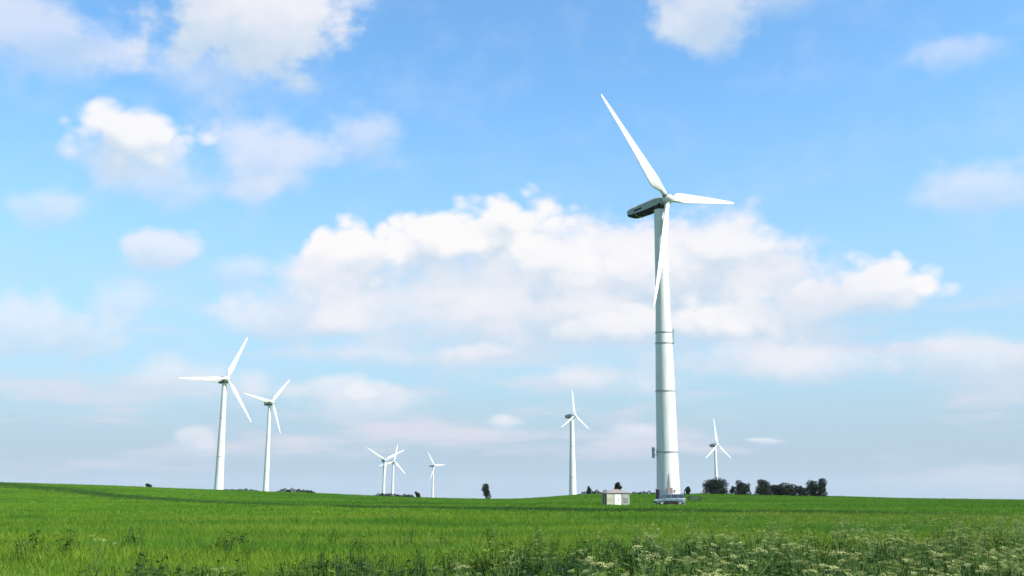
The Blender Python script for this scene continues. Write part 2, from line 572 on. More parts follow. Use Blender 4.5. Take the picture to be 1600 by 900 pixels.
def ground_material():
    m = bpy.data.materials.new('field')
    m.use_nodes = True
    nt = m.node_tree
    b = nt.nodes['Principled BSDF']
    b.inputs['Roughness'].default_value = 0.9
    b.inputs['Specular IOR Level'].default_value = 0.1
    geo = nt.nodes.new('ShaderNodeNewGeometry')

    def nz(scale, sc, detail, lo, hi):
        mp = nt.nodes.new('ShaderNodeMapping'); mp.inputs['Scale'].default_value = sc
        nt.links.new(geo.outputs['Position'], mp.inputs[0])
        n = nt.nodes.new('ShaderNodeTexNoise'); n.inputs['Scale'].default_value = scale; n.inputs['Detail'].default_value = detail
        nt.links.new(mp.outputs[0], n.inputs['Vector'])
        mr = nt.nodes.new('ShaderNodeMapRange'); mr.inputs[1].default_value, mr.inputs[2].default_value = lo, hi
        nt.links.new(n.outputs['Fac'], mr.inputs[0])
        return mr.outputs[0]

    def mix(f, a, bb):
        mx = nt.nodes.new('ShaderNodeMix'); mx.data_type = 'RGBA'
        nt.links.new(f, mx.inputs[0])
        for s, v in ((mx.inputs[6], a), (mx.inputs[7], bb)):
            if hasattr(v, 'is_output'): nt.links.new(v, s)
            else: s.default_value = (*v, 1)
        return mx.outputs[2]
    c = mix(nz(0.05, (0.450, 1.000, 1.000), 5, 0.38, 0.64), (0.040, 0.130, 0.008), (0.090, 0.190, 0.012))
    c = mix(nz(1.2, (1.000, 1.000, 1.000), 6, 0.45, 0.75), c, (0.030, 0.090, 0.008))
    c = mix(nz(0.22, (0.250, 1.000, 1.000), 6, 0.60, 0.75), c, (0.110, 0.180, 0.020))
    sx = nt.nodes.new('ShaderNodeSeparateXYZ')
    nt.links.new(geo.outputs['Position'], sx.inputs[0])
    mm = nt.nodes.new('ShaderNodeMath'); mm.operation = 'MULTIPLY_ADD'; mm.inputs[1].default_value = 1.16
    nt.links.new(sx.outputs[0], mm.inputs[0]); nt.links.new(sx.outputs[1], mm.inputs[2])
    fr_ = nt.nodes.new('ShaderNodeMapRange'); fr_.inputs[1].default_value, fr_.inputs[2].default_value = 117.0, 119.0
    fr_.inputs[3].default_value, fr_.inputs[4].default_value = 0.65, 0.0
    nt.links.new(mm.outputs[0], fr_.inputs[0])
    c = mix(fr_.outputs[0], c, (0.105, 0.195, 0.012))
    nt.links.new(c, b.inputs['Base Color'])
    return m


ground = mesh_obj('ground', gv, gf, ground_material(), smooth=True)
tag(ground, 'green field rolling gently up to the horizon', 'ground', kind='structure')


# ------------------------------------------------------------------ wind turbines
def airfoil(n=14):
    pts = []
    for k in range(n):
        t = 2 * math.pi * k / n
        xx = 0.5 - 0.5 * math.cos(t)
        th = 0.5 * math.sin(t) * (1.15 - 0.75 * xx)
        pts.append((xx, th))
    return pts


AF = airfoil()


def turbine(name, base_xy, hub_h, Rr, yaw, a0, prof, label, group=None, tilt=6.0, nac=(8.6, 1.15, 1.05), overhang=2.0, seg=32, rings=(),
            nac_mat='grey', pitch=6.0, detail=False, back=0.0, base_z=None):
    x, y = base_xy
    bz = gz(x, y) - 0.05 if base_z is None else base_z
    root = empty(name, (x, y, bz), R(yaw))
    tag(root, label, 'wind turbine', group)
    topz = hub_h - 1.25
    # tower: sections between flange rings, slightly nested
    hs = [p[1] for p in prof]; rs = [p[0] for p in prof]
    cuts = [0.0] + list(rings) + [topz]
    for a, b in zip(cuts[:-1], cuts[1:]):
        zz = sorted(set([a, b] + [h for h in hs if a < h < b]))
        MB().lathe([(float(np.interp(z_, hs, rs)), z_) for z_ in zz], seg).build('tower_section', M['white'], root, True)
    for zr in rings:
        r0 = float(np.interp(zr, hs, rs))
        MB().lathe([(r0 + 0.015, zr - 0.10), (r0 + 0.075, zr - 0.09), (r0 + 0.075, zr + 0.09), (r0 + 0.015, zr + 0.10)], seg).build('flange', M['flange'], root)
    rt = rs[-1]
    MB().lathe([(rt + 0.03, topz - 0.25), (rt + 0.10, topz - 0.2), (rt + 0.10, topz + 0.22), (rt, topz + 0.26)], seg).build('yaw_collar_shade', M['dark'], root, False)  # collar coloured dark to paint the nacelle's shadow onto the tower top
    # rotor frame
    ti = R(tilt)
    n = Vector((0, -math.cos(ti), math.sin(ti)))
    u = Vector((0, math.sin(ti), math.cos(ti)))
    X = Vector((1, 0, 0))
    hub = Vector((0, -overhang, hub_h))

    def at(ax, side, up):
        return hub + n * ax + X * side + u * up
    # nacelle: rounded box lofted along the shaft
    L, w, h = nac
    rg = []
    for (t, sw, s0, s1) in ((-0.75, 0.55, -0.5, 0.55), (-1.0, 0.86, -0.8, 0.8), (-1.6, 1.0, -1.0, 0.98), (-L * 0.55, 1.0, -1.05, 1.0), (-L * 0.88, 0.96, -0.82, 0.96), (-L * 0.985, 0.88, -0.55, 0.88), (-L, 0.78, -0.45, 0.78)):
        W = w * sw; lo = h * s0; hi = h * s1; c = 0.16 * w
        pts = [(-W + c, lo), (W - c, lo), (W, lo + c), (W, hi - 2 * c), (W - 2 * c, hi), (-W + 2 * c, hi), (-W, hi - 2 * c), (-W, lo + c)]
        rg.append([at(t, px, pz) for px, pz in pts])
    nb = MB().loft(rg).build('nacelle', M[nac_mat], root, False, bevel=0.06)
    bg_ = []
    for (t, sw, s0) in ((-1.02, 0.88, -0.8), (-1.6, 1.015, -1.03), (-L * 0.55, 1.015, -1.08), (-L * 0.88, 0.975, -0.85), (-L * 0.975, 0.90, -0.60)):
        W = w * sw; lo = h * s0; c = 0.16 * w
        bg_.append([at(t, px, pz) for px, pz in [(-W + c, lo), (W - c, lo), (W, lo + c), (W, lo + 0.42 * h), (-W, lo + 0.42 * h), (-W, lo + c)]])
    MB().loft(bg_).build('belly_shade', M['dark'], nb)  # dark skin round the belly: paints in the shade under the nacelle
    if detail:
        for tt in (-2.2, -4.4, -6.4):
            rr = []
            for dt in (-0.05, 0.05):
                W = w * 1.012; lo = -h * 1.03; hi = h * 1.015; c = 0.16 * w
                rr.append([at(tt + dt, px, pz) for px, pz in [(-W + c, lo), (W - c, lo), (W, lo + c), (W, hi - 2 * c), (W - 2 * c, hi), (-W + 2 * c, hi), (-W, hi - 2 * c), (-W, lo + c)]])
            MB().loft(rr).build('cover_seam', M['flange'], nb)
        for sd_ in (-1, 1):
            v = [at(tq, sd_ * w * 1.018, uq) for tq, uq in ((-4.9, -0.15), (-6.7, -0.15), (-6.7, 0.12), (-4.9, 0.12))]
            v += [at(tq, sd_ * w * 0.99, uq) for tq, uq in ((-4.9, -0.15), (-6.7, -0.15), (-6.7, 0.12), (-4.9, 0.12))]
            MB().add(v, [(0, 1, 2, 3), (4, 7, 6, 5), (0, 4, 5, 1), (1, 5, 6, 2), (2, 6, 7, 3), (3, 7, 4, 0)]).build('vent', M['dark'], nb)
        MB().tube([at(-L + 0.8, 0.35, h * 0.9), at(-L + 0.8, 0.35, h * 0.9 + 1.1)], [0.035, 0.03], 6).build('wind_vane', M['flange'], nb)
        MB().tube([at(-L + 0.8, -0.35, h * 0.9), at(-L + 0.8, -0.35, h * 0.9 + 0.9)], [0.035, 0.03], 6).build('anemometer', M['flange'], nb)
    # spinner
    sr = []
    for t, rr in ((-0.72, 0.62), (-0.6, 0.88), (0.15, 0.92), (0.6, 0.78), (0.95, 0.48), (1.08, 0.16)):
        rr *= w / 1.15
        sr.append([hub + n * t + (X * math.cos(2 * math.pi * k / 18) + u * math.sin(2 * math.pi * k / 18)) * rr for k in range(18)])
    MB().loft(sr).build('spinner', M['white'], root, True)
    # blades
    st = [(0.028, 0.043, 1.0, 14), (0.06, 0.043, 1.0, 14), (0.095, 0.048, 0.85, 14), (0.135, 0.078, 0.46, 14), (0.175, 0.104, 0.28, 13), (0.215, 0.106, 0.23, 11), (0.32, 0.093, 0.20, 8),
          (0.48, 0.074, 0.17, 4), (0.65, 0.056, 0.15, 2), (0.82, 0.039, 0.14, 0.5), (0.93, 0.027, 0.14, 0), (0.98, 0.017, 0.14, 0), (1.0, 0.005, 0.2, 0)]
    for k in range(3):
        a = R(a0 - 120 * k)
        dv = X * math.cos(a) + u * math.sin(a)
        tv = -X * math.sin(a) + u * math.cos(a)
        rg = []
        for fr, ch, tr, tw in st:
            b = R(tw + pitch)
            cv = tv * math.cos(b) - n * math.sin(b)
            nv = n * math.cos(b) + tv * math.sin(b)
            c = ch * Rr; off = 0.5 if tr > 0.9 else 0.33 + 0.17 * max(0.0, (tr - 0.5)) / 0.4
            flex = n * (-0.35 * fr * fr * Rr * 0.06)
            if tr > 0.9:
                pts = [(0.5 - 0.5 * math.cos(2 * math.pi * q / 14), 0.5 * math.sin(2 * math.pi * q / 14)) for q in range(14)]
            else:
                pts = [(px, py * tr) for px, py in AF]
            rg.append([hub + dv * (fr * Rr) + flex + cv * ((px - off) * c) + nv * (py * c) for px, py in pts])
        bl = MB().loft(rg).build('blade', M['white'], root, True)
        if detail:
            rr = [[hub + dv * t_ + (tv * math.cos(2 * math.pi * q / 16) + n * math.sin(2 * math.pi * q / 16)) * 0.52 for q in range(16)] for t_ in (0.80, 1.08)]
            MB().loft(rr).build('root_collar', M['hubgrey'], bl, False)
    return root


P = lambda k, H: [(2.05 * k, 0.0), (1.90 * k, 0.04 * H), (1.70 * k, 0.18 * H), (1.56 * k, 0.37 * H), (1.36 * k, 0.54 * H), (1.16 * k, 0.66 * H), (0.98 * k, 0.98 * H)]
TX, TY = 25.15, 168.0
HUBH = 50.9 - gz(TX, TY)
big = turbine('wind_turbine', (TX, TY), HUBH, 21.0, 43, 130,
              [(1.95, 0.0), (1.87, 2.0), (1.71, 8.5), (1.57, 18.4), (1.38, 26.4), (1.17, 33.0), (1.0, 49.0)],
              'tallest white wind turbine with the silver car at its foot, towering over the hut', 'wind turbines in the field',
              tilt=7.5, rings=(8.45, 18.3, 26.2, 28.0), seg=48, detail=True, nac=(8.4, 1.05, 0.92), overhang=1.75)
# fittings of the near tower (local frame is yawed, so undo it for the parts that face the camera)
inv = Matrix.Rotation(-R(43), 4, 'Z')


def fit(o):
    o.matrix_local = inv
    return o


dr = fit(MB().box(-0.45, 0.42, -1.98, -1.80, 0.55, 2.75).build('door', M['rust'], big, bevel=0.02))
MB().box(0.26, 0.33, -2.04, -1.98, 1.5, 1.75).build('handle', M['flange'], dr)
fit(MB().add([(-0.30, -1.90, 2.78), (0.04, -1.90, 2.78), (-0.10, -1.84, 4.9), (-0.16, -1.84, 4.9), (-0.30, -1.6, 2.78), (0.04, -1.6, 2.78), (-0.10, -1.6, 4.9), (-0.16, -1.6, 4.9)], [(0, 1, 2, 3), (7, 6, 5, 4), (0, 4, 5, 1), (1, 5, 6, 2), (2, 6, 7, 3), (3, 7, 4, 0)]).build('cable_duct', M['rust'], big))
fit(MB().box(0.62, 0.90, -1.83, -1.68, 2.1, 2.45).build('warning_plate', M['rust'], big))
fit(MB().box(-0.7, 0.7, -3.0, -1.7, 0.0, 0.5).build('door_step', M['concrete2'], big, bevel=0.03))
fit(MB().lathe([(2.7, -0.1), (2.7, 0.22), (2.55, 0.28), (1.5, 0.28)], 40).build('foundation', M['concrete2'], big))
# small panel on a bracket at the left of the tower, frame with rail on the right
b = fit(MB().box(-2.45, -2.05, -0.25, 0.25, 7.5, 9.2).build('antenna_panel', M['grey'], big, bevel=0.04))
for zb in (8.0, 8.8):
    MB().tube([(-2.1, 0, zb), (-1.6, 0, zb)], [0.05, 0.05], 6).build('bracket', M['flange'], b)
fr = MB()
fr.tube([(1.25, -0.5, 26.25), (1.62, -0.5, 26.25)], [0.06, 0.06], 6).tube([(1.2, -0.5, 28.0), (1.62, -0.5, 28.4)], [0.06, 0.06], 6).tube([(1.62, -0.5, 26.2), (1.62, -0.5, 28.6)], [0.05, 0.05], 6)
fr.tube([(1.25, 0.3, 26.25), (1.62, 0.3, 26.25)], [0.06, 0.06], 6).tube([(1.62, 0.3, 26.2), (1.62, 0.3, 28.6)], [0.05, 0.05], 6).tube([(1.62, -0.5, 28.55), (1.62, 0.3, 28.55)], [0.05, 0.05], 6)
fit(fr.build('side_platform', M['flange'], big))
fit(MB().box(1.2, 1.61, -0.5, 0.3, 26.15, 26.2).build('platform_deck', M['flange'], big))


def far_turbine(hubw, Rr, yaw, a0, k, label, overhang=2.2, nac=(7.5, 1.2, 1.15), nm='grey', lift=0.0):
    hx, hy, hz = hubw
    bx = hx - overhang * math.sin(R(yaw)); by = hy + overhang * math.cos(R(yaw))
    g = gz(bx, by)
    H = hz - g
    turbine('wind_turbine', (bx, by), H, Rr, yaw, a0, P(k, H), label, 'wind turbines in the field', tilt=5, nac=nac, overhang=overhang, seg=24, nac_mat=nm,
            rings=(H * 0.33, H * 0.66))


far_turbine((-125.5, 450, 52.3), 22.2, 42, 63, 1.05, 'white wind turbine farthest left, one blade pointing level to the left', nac=(6.0, 1.5, 1.5), nm='grey')
far_turbine((-135.6, 580, 53.8), 18.6, 47, 48, 0.90, 'slim white wind turbine just right of the farthest left one', nac=(6.0, 1.6, 1.6), nm='grey')
far_turbine((-109.9, 900, 32.2), 20.2, 28, 147, 0.85, 'left one of two small distant turbines with overlapping blades', nac=(6.0, 1.3, 1.2), nm='grey')
far_turbine((-113.4, 1000, 34.3), 17.5, 34, 75, 0.90, 'right one of two small distant turbines with overlapping blades', nac=(6.0, 1.3, 1.2), nm='grey')
far_turbine((-85.7, 1150, 35.0), 17.5, 52, 123, 0.80, 'faintest smallest distant turbine between the overlapping pair and the lone tree', nm='white')
far_turbine((36.6, 600, 47.8), 15.2, 48, 90, 1.22, 'white wind turbine with one blade upright, left of the hut', nac=(6.5, 1.3, 1.2))
far_turbine((158.8, 800, 40.5), 20.8, 46, 91, 0.9, 'small distant turbine rising behind the round bush on the right', nac=(6.5, 1.4, 1.3))


# ------------------------------------------------------------------ hut
hx, hy = 16.45, 166.0
hz = gz(hx, hy) - 0.02
hut = empty('transformer_hut', (hx, hy, hz), R(13))
hut.scale = (0.9, 0.9, 1.0)
tag(hut, 'small low concrete hut with a bright cream door, left of the big tower', 'hut')
MB().box(-2.2, 2.2, -1.5, 1.5, -0.2, 0.15).build('plinth', M['concrete2'], hut)
MB().box(-2.1, -0.62, -1.4, 1.4, 0.15, 2.0).build('wall', M['concrete'], hut, bevel=0.02)
MB().box(0.62, 2.1, -1.4, 1.4, 0.15, 2.0).build('wall', M['concrete2'], hut, bevel=0.02)
MB().box(-0.62, 0.62, -1.1, 1.38, 0.15, 1.99).build('wall', M['concrete'], hut)
d_ = MB().box(-0.56, 0.56, -1.36, -1.24, 0.18, 1.90).build('door', M['door_white'], hut, bevel=0.02)
MB().box(-0.02, 0.02, -1.37, -1.35, 0.2, 1.88).build('door_gap', M['dark'], d_)
MB().box(0.10, 0.16, -1.42, -1.36, 0.9, 1.15).build('handle', M['dark'], d_)
MB().box(-0.62, 0.62, -1.39, -1.1, 1.91, 1.985).build('lintel', M['concrete2'], hut)
for k in range(6):
    MB().box(0.95, 1.8, -1.45, -1.40, 0.55 + k * 0.14, 0.62 + k * 0.14).build('louvre', M['concrete2'], hut)
rf = MB().add([(-2.22, -1.52, 2.01), (2.22, -1.52, 2.01), (2.22, 1.52, 2.01), (-2.22, 1.52, 2.01), (-2.22, -1.52, 2.06), (2.22, -1.52, 2.06), (2.22, 1.52, 2.06), (-2.22, 1.52, 2.06), (-0.5, 0, 2.6), (0.5, 0, 2.6)],
              [(3, 2, 1, 0), (0, 1, 5, 4), (1, 2, 6, 5), (2, 3, 7, 6), (3, 0, 4, 7), (4, 5, 9, 8), (6, 7, 8, 9), (5, 6, 9), (7, 4, 8)]).build('roof', M['rooftile'], hut)
MB().box(-0.55, 0.55, -0.06, 0.06, 2.57, 2.64).build('ridge_cap', M['concrete2'], rf)
MB().box(-2.55, -2.35, -1.2, -0.5, 0.0, 1.95).build('meter_box', M['green_metal'], hut, bevel=0.02)


# ------------------------------------------------------------------ car
def build_car(loc, rz):
    car = empty('parked_car', loc, rz)
    tag(car, 'silver-blue estate car parked in front of the big tower', 'car')
    # body: lower shell, lofted along the length
    def sec(x, w, z0, z1, sh):
        return [(x, -w + 0.05, z0), (x, w - 0.05, z0), (x, w, z0 + 0.12), (x, w, z1 - sh), (x, w - 0.10, z1), (x, -w + 0.10, z1), (x, -w, z1 - sh), (x, -w, z0 + 0.12)]
    body = MB().loft([sec(-2.36, 0.66, 0.38, 0.70, 0.12), sec(-2.28, 0.80, 0.30, 0.80, 0.12), (sec(-1.9, 0.88, 0.26, 0.93, 0.12)), sec(-1.1, 0.90, 0.26, 1.06, 0.12), sec(0.2, 0.91, 0.26, 1.08, 0.12),
                      sec(1.6, 0.91, 0.26, 1.10, 0.12), sec(2.25, 0.88, 0.28, 1.08, 0.12), sec(2.38, 0.80, 0.36, 1.0, 0.12)]).build('body', M['silver'], car, True, bevel=0.03)

    def g(x, w, z):
        return [(x, -w, z), (x, w, z)]
    # greenhouse: glazed cabin under a painted roof
    def trap(xa, xb, xc, xd, w0, w1, z0, z1):
        v = [(xa, -w0, z0), (xb, -w0, z0), (xb, w0, z0), (xa, w0, z0), (xc, -w1, z1), (xd, -w1, z1), (xd, w1, z1), (xc, w1, z1)]
        return MB().add(v, [(3, 2, 1, 0), (4, 5, 6, 7), (0, 1, 5, 4), (1, 2, 6, 5), (2, 3, 7, 6), (3, 0, 4, 7)])
    trap(-1.30, 2.25, -0.55, 2.02, 0.80, 0.69, 1.05, 1.62).build('cabin_glass', M['glass'], car)
    trap(-0.60, 2.06, -0.38, 1.92, 0.71, 0.62, 1.61, 1.72).build('roof', M['silver'], car, bevel=0.04)
    for sy in (-1, 1):
        for (xa, xb) in ((-1.33, -0.58), (0.05, 0.08), (1.15, 1.14), (2.2, 1.98)):
            MB().tube([(xa, sy * 0.805, 1.05), (xb, sy * 0.695, 1.63)], [0.055, 0.05], 6).build('pillar', M['silver'], car)
        MB().box(-1.0, -0.82, sy * 0.98 - 0.09, sy * 0.98 + 0.09, 1.06, 1.2).build('mirror', M['silver'], car, bevel=0.03)
        MB().box(-2.33, -2.2, sy * 0.62 - 0.16, sy * 0.62 + 0.16, 0.66, 0.78).build('headlight', M['lamp'], car, bevel=0.02)
        MB().box(2.28, 2.40, sy * 0.78 - 0.07, sy * 0.78 + 0.07, 0.72, 1.02).build('tail_light', M['redlamp'], car, bevel=0.02)
        for hx_ in (0.0, 1.08):
            MB().box(hx_ - 0.2, hx_ - 0.02, sy * 0.92 - 0.02, sy * 0.92 + 0.02, 0.9, 0.94).build('door_handle', M['dark'], car)
        MB().box(-1.08, 1.05, sy * 0.915 - 0.014, sy * 0.915 + 0.014, 0.28, 0.66).build('side_trim', M['dark'], car)
        for wx in (-1.45, 1.42):
            t = MB()
            ring = lambda r, yy: [(wx + r * math.cos(2 * math.pi * k / 20), yy, 0.32 + r * math.sin(2 * math.pi * k / 20)) for k in range(20)]
            y0, y1 = (sy * 0.72, sy * 0.935)
            t.loft([ring(0.28, y0), ring(0.32, y0 + sy * 0.03), ring(0.32, y1 - sy * 0.03), ring(0.28, y1)])
            wh = t.build('wheel', M['rubber'], car)
            MB().loft([ring(0.20, y1 - sy * 0.02), ring(0.20, y1 + sy * 0.012)]).build('rim', M['rim'], wh)
            MB().loft([ring(0.36, sy * 0.80), ring(0.36, sy * 0.918)]).build('wheel_arch', M['dark'], car)
    MB().box(-2.42, -2.2, -0.72, 0.72, 0.34, 0.52).build('bumper', M['dark'], car, bevel=0.04)
    MB().box(2.25, 2.44, -0.76, 0.76, 0.36, 0.56).build('bumper', M['dark'], car, bevel=0.04)
    MB().box(-2.0, 2.1, -0.7, 0.7, 0.16, 0.3).build('underbody', M['rubber'], car)
    return car


cx, cy = 24.55, 163.0
build_car((cx, cy, gz(cx, cy) + 0.16), R(6))

# slim dark cabinet and a post beside the tower foot
kx, ky = 23.1, 165.6
kab = empty('control_cabinet', (kx, ky, gz(kx, ky) - 0.02), R(8))
tag(kab, 'slim dark cabinet standing at the left foot of the big tower', 'cabinet')
MB().box(-0.3, 0.3, -0.25, 0.25, 0, 0.12).build('plinth', M['concrete2'], kab)
MB().box(-0.26, 0.26, -0.21, 0.21, 0.12, 2.55).build('housing', M['dark'], kab, bevel=0.02)
MB().box(-0.22, 0.22, -0.235, -0.212, 0.2, 2.4).build('door', M['dark'], kab)
MB().box(-0.32, 0.32, -0.27, 0.27, 2.553, 2.63).build('cap', M['flange'], kab)
px_, py_ = 27.5, 166.4
pst = empty('marker_post', (px_, py_, gz(px_, py_) - 0.05))
tag(pst, 'thin dark post at the right foot of the big tower', 'post')
MB().tube([(0, 0, 0), (0, 0, 2.5)], [0.07, 0.06], 8).build('shaft', M['dark'], pst)
MB().tube([(0, 0, 2.5), (0, 0, 2.62)], [0.10, 0.05], 8).build('cap', M['flange'], pst)

# low green trough with a paler board
tx, ty = 34.9, 200.0
tr = empty('feed_trough', (tx, ty, gz(tx, ty) - 0.02), R(-3))
tag(tr, 'low dark green trough on short legs, right of the big tower', 'trough')
MB().box(-1.25, 1.25, -0.42, -0.36, 0.42, 1.05).build('side_board', M['green_metal'], tr)
MB().box(-1.25, 1.25, 0.36, 0.42, 0.42, 1.05).build('side_board', M['green_metal'], tr)
MB().box(-1.22, 1.22, -0.36, 0.36, 0.42, 0.48).build('floor', M['green_metal'], tr)
for s in (-1, 1):
    MB().box(s * 1.22 - 0.03, s * 1.22 + 0.03, -0.36, 0.36, 0.48, 1.05).build('end_board', M['green_metal'], tr)
    for t in (-1, 1):
        MB().box(s * 1.05 - 0.07, s * 1.05 + 0.07, t * 0.3 - 0.05, t * 0.3 + 0.05, 0, 0.42).build('leg', M['green_metal'], tr)
MB().box(-0.8, 0.8, -0.435, -0.421, 0.68, 0.80).build('label_board', M['green_pale'], tr)


# ------------------------------------------------------------------ trees, bushes, hedges
def leaf_cloud(centres, radii, per, size, seed, flat=0.0):
    r = np.random.default_rng(seed)
    V, F = [], []
    cnt = 0
    for (c, rad), nleaf in zip(zip(centres, radii), per):
        d = r.normal(size=(nleaf, 3)); d /= np.linalg.norm(d, axis=1)[:, None]
        q = c + d * (np.cbrt(r.uniform(0.15, 1.0, nleaf))[:, None]) * np.asarray(rad)
        a = r.normal(size=(nleaf, 3)); a /= np.linalg.norm(a, axis=1)[:, None]
        b = np.cross(a, r.normal(size=(nleaf, 3))); b /= np.linalg.norm(b, axis=1)[:, None]
        s = size * r.uniform(0.6, 1.35, nleaf)[:, None]
        V.append(np.stack([q - a * s, q + b * s * 0.55, q + a * s, q - b * s * 0.55], 1).reshape(-1, 3))
        F += [(cnt + 4 * i, cnt + 4 * i + 1, cnt + 4 * i + 2, cnt + 4 * i + 3) for i in range(nleaf)]
        cnt += 4 * nleaf
    return np.concatenate(V), F


def tree(name, x, y, w, h, label, cat, seed, mat='leaf_dark', trunk=0.18, lumps=14, leaves=2200, size=0.17, lopside=0.0, base=0.10, shape='round', group=None, nlimb=7, z=None):
    """w = full crown width, h = height; trunk with limbs, crown of leaf faces round uneven clumps"""
    r = np.random.default_rng(seed)
    root = empty(name, (x, y, (gz(x, y) if z is None else z) - 0.05))
    tag(root, label, cat, group)
    cz = h * (base + (1 - base) * 0.5); ch = h * (1 - base) * 0.5
    cs, rs = [], []
    for i in range(lumps):
        for _ in range(30):
            p = r.uniform(-1, 1, 3)
            if 0.25 < np.linalg.norm(p) < 0.86: break
        wid = 1.0
        if shape == 'cone': wid = 0.95 * (1 - 0.75 * (p[2] * 0.5 + 0.5)) + 0.1
        if shape == 'dome': wid = 1.0 - 0.30 * max(0, p[2])
        if base < 0.06 and i % 3 == 0 and shape != 'cone': p[2] = -r.uniform(0.75, 1.0); wid = 1.1
        c = np.array([p[0] * w * 0.40 * wid + lopside * w * (0.25 - 0.3 * (p[2] * .5 + .5)), p[1] * w * 0.40 * wid, cz + p[2] * ch * 0.86])
        cs.append(c)
        k = r.uniform(0.19, 0.32) * (0.75 if shape == 'cone' else 1)
        rs.append(np.array([w * k, w * k, min(w, h) * k * 0.9]))
    cs.append(np.array([0, 0, cz])); rs.append(np.array([w * 0.26, w * 0.26, ch * 0.62]))
    per = [max(10, int(1.9 * leaves * (rr[0] * rr[2]) / sum(q[0] * q[2] for q in rs))) for rr in rs]
    v, f = leaf_cloud(cs, rs, per, size, seed + 1)
    v[:, 2] = np.maximum(v[:, 2], 0.02)
    mesh_obj('crown', v, f, M[mat], root)
    t = MB()
    t.tube([(0, 0, -0.1), (0.02 * w, 0.01, h * 0.2), (-0.01 * w, 0, h * 0.45), (0, 0, h * 0.75)], [trunk, trunk * 0.8, trunk * 0.55, trunk * 0.15], 7)
    for i in range(nlimb):
        c = Vector(cs[i % len(cs)])
        s = Vector((0, 0, h * (0.12 + 0.4 * i / nlimb)))
        t.tube([s, s.lerp(c, 0.5) + Vector((0, 0, 0.06 * h)), c], [trunk * 0.5, trunk * 0.32, trunk * 0.1], 5)
    t.build('trunk', M['bark'], root, True)
    return root


def at_px(px, Y):
    return (px - 800) / 1600 * 0.98 * Y


BUSHES = 'dark bushes along the right skyline'
tree('lone_tree', at_px(759, 325), 325, 2.9, 5.3, 'lone small dark tree standing on the skyline in the middle', 'tree', 41, lopside=0.75, base=0.07, lumps=9, size=0.17, leaves=1300)
tree('bush', at_px(964, 300), 300, 2.5, 4.3, 'narrow dark tree rising behind the hut', 'tree', 12, lumps=11, leaves=1800, base=0.05)
tree('bush', at_px(1075.5, 290), 290, 2.0, 2.3, 'smallest dark round bush beside the big tower, above the trough', 'bush', 13, lumps=8, leaves=1200, base=0.02)
tree('bush', at_px(1117, 300), 300, 7.6, 4.9, 'widest round dark bush standing before the small distant turbine', 'bush', 14, lumps=26, leaves=5200, base=0.0, shape='dome')
tree('bush', at_px(1145, 305), 305, 2.0, 2.7, 'thin wispy pale bush between two dark bushes', 'bush', 15, mat='leaf_mid', lumps=6, leaves=420, base=0.1, trunk=0.07)
tree('bush', at_px(1159.5, 302), 302, 4.8, 4.5, 'dark bush right of the wispy one, loose on its right side', 'bush', 16, lumps=15, leaves=2600, base=0.03)
tree('bush', at_px(1170, 303), 303, 1.8, 3.5, 'thin loose pale sapling leaning on a dark bush', 'bush', 17, mat='leaf_mid', lumps=6, leaves=360, base=0.15, trunk=0.06)
tree('bush', at_px(1193, 300), 300, 4.9, 4.9, 'dense dark bush at the left end of the row on the right', 'bush', 18, lumps=16, leaves=3000, base=0.0)
tree('bush', at_px(1212, 303), 303, 5.6, 3.9, 'low dark bush second in the row on the right', 'bush', 19, lumps=14, leaves=2400, base=0.0, shape='dome', mat='leaf_dark')
tree('bush', at_px(1233, 301), 301, 6.6, 4.1, 'broad low dark bush in the middle of the row on the right', 'bush', 20, lumps=18, leaves=3400, base=0.0, shape='dome')
tree('bush', at_px(1253, 302), 302, 4.6, 3.4, 'lowest dark bush filling the gap in the row on the right', 'bush', 21, lumps=10, leaves=1700, base=0.0, shape='dome')
tree('bush', at_px(1270, 301), 301, 4.8, 4.8, 'knobbly dark tree second from the right end of the row', 'tree', 22, lumps=13, leaves=2000, base=0.0)
tree('bush', at_px(1284, 300), 300, 4.2, 5.3, 'tall dark tree at the right end of the row', 'tree', 23, lumps=12, leaves=2000, base=0.02)
tree('conifer', at_px(920, 320), 320, 1.8, 2.8, 'tiny pointed dark conifer between the upright turbine and the hut', 'tree', 24, shape='cone', lumps=14, leaves=900, base=0.0)
tree('bush', at_px(231, 322), 322, 2.0, 1.6, 'small dark shrub on the skyline at the far left', 'bush', 25, lumps=7, leaves=700, base=0.0)
tree('bush', at_px(652, 322), 322, 2.0, 2.0, 'knobby dark shrub at the right end of the low hedge', 'bush', 26, lumps=7, leaves=700, base=0.0)


def hedge(name, px0, px1, Y, h, label, seed, mat='leaf_dark', dens=1.0):
    r = np.random.default_rng(seed)
    x0, x1 = at_px(px0, Y), at_px(px1, Y)
    root = empty(name, ((x0 + x1) / 2, Y, gz((x0 + x1) / 2, Y) - 0.05))
    tag(root, label, 'hedge')
    n = max(6, int((x1 - x0) / 0.7))
    cs, rs, per = [], [], []
    st = MB()
    for i in range(n):
        x = x0 + (x1 - x0) * (i + r.uniform(0.1, 0.9)) / n
        yy = Y + r.uniform(-0.6, 0.6)
        e = 1 - abs(2 * i / max(1, n - 1) - 1) ** 3 * 0.6
        hh = h * r.uniform(0.45, 1.0) * e
        g = gz(x, yy) - root.location.z
        cs.append(np.array([x - root.location.x, yy - Y, g + hh * 0.5])); rs.append(np.array([0.65, 0.6, hh * 0.5])); per.append(int(190 * dens))
        st.tube([(cs[-1][0], cs[-1][1], g - 0.1), (cs[-1][0] + 0.1, cs[-1][1], g + hh * 0.8)], [0.05, 0.015], 5)
    v, f = leaf_cloud(cs, rs, per, 0.13, seed)
    mesh_obj('crown', v, f, M[mat], root)
    tag(st.build('stem', M['bark'], root), kind='stuff')


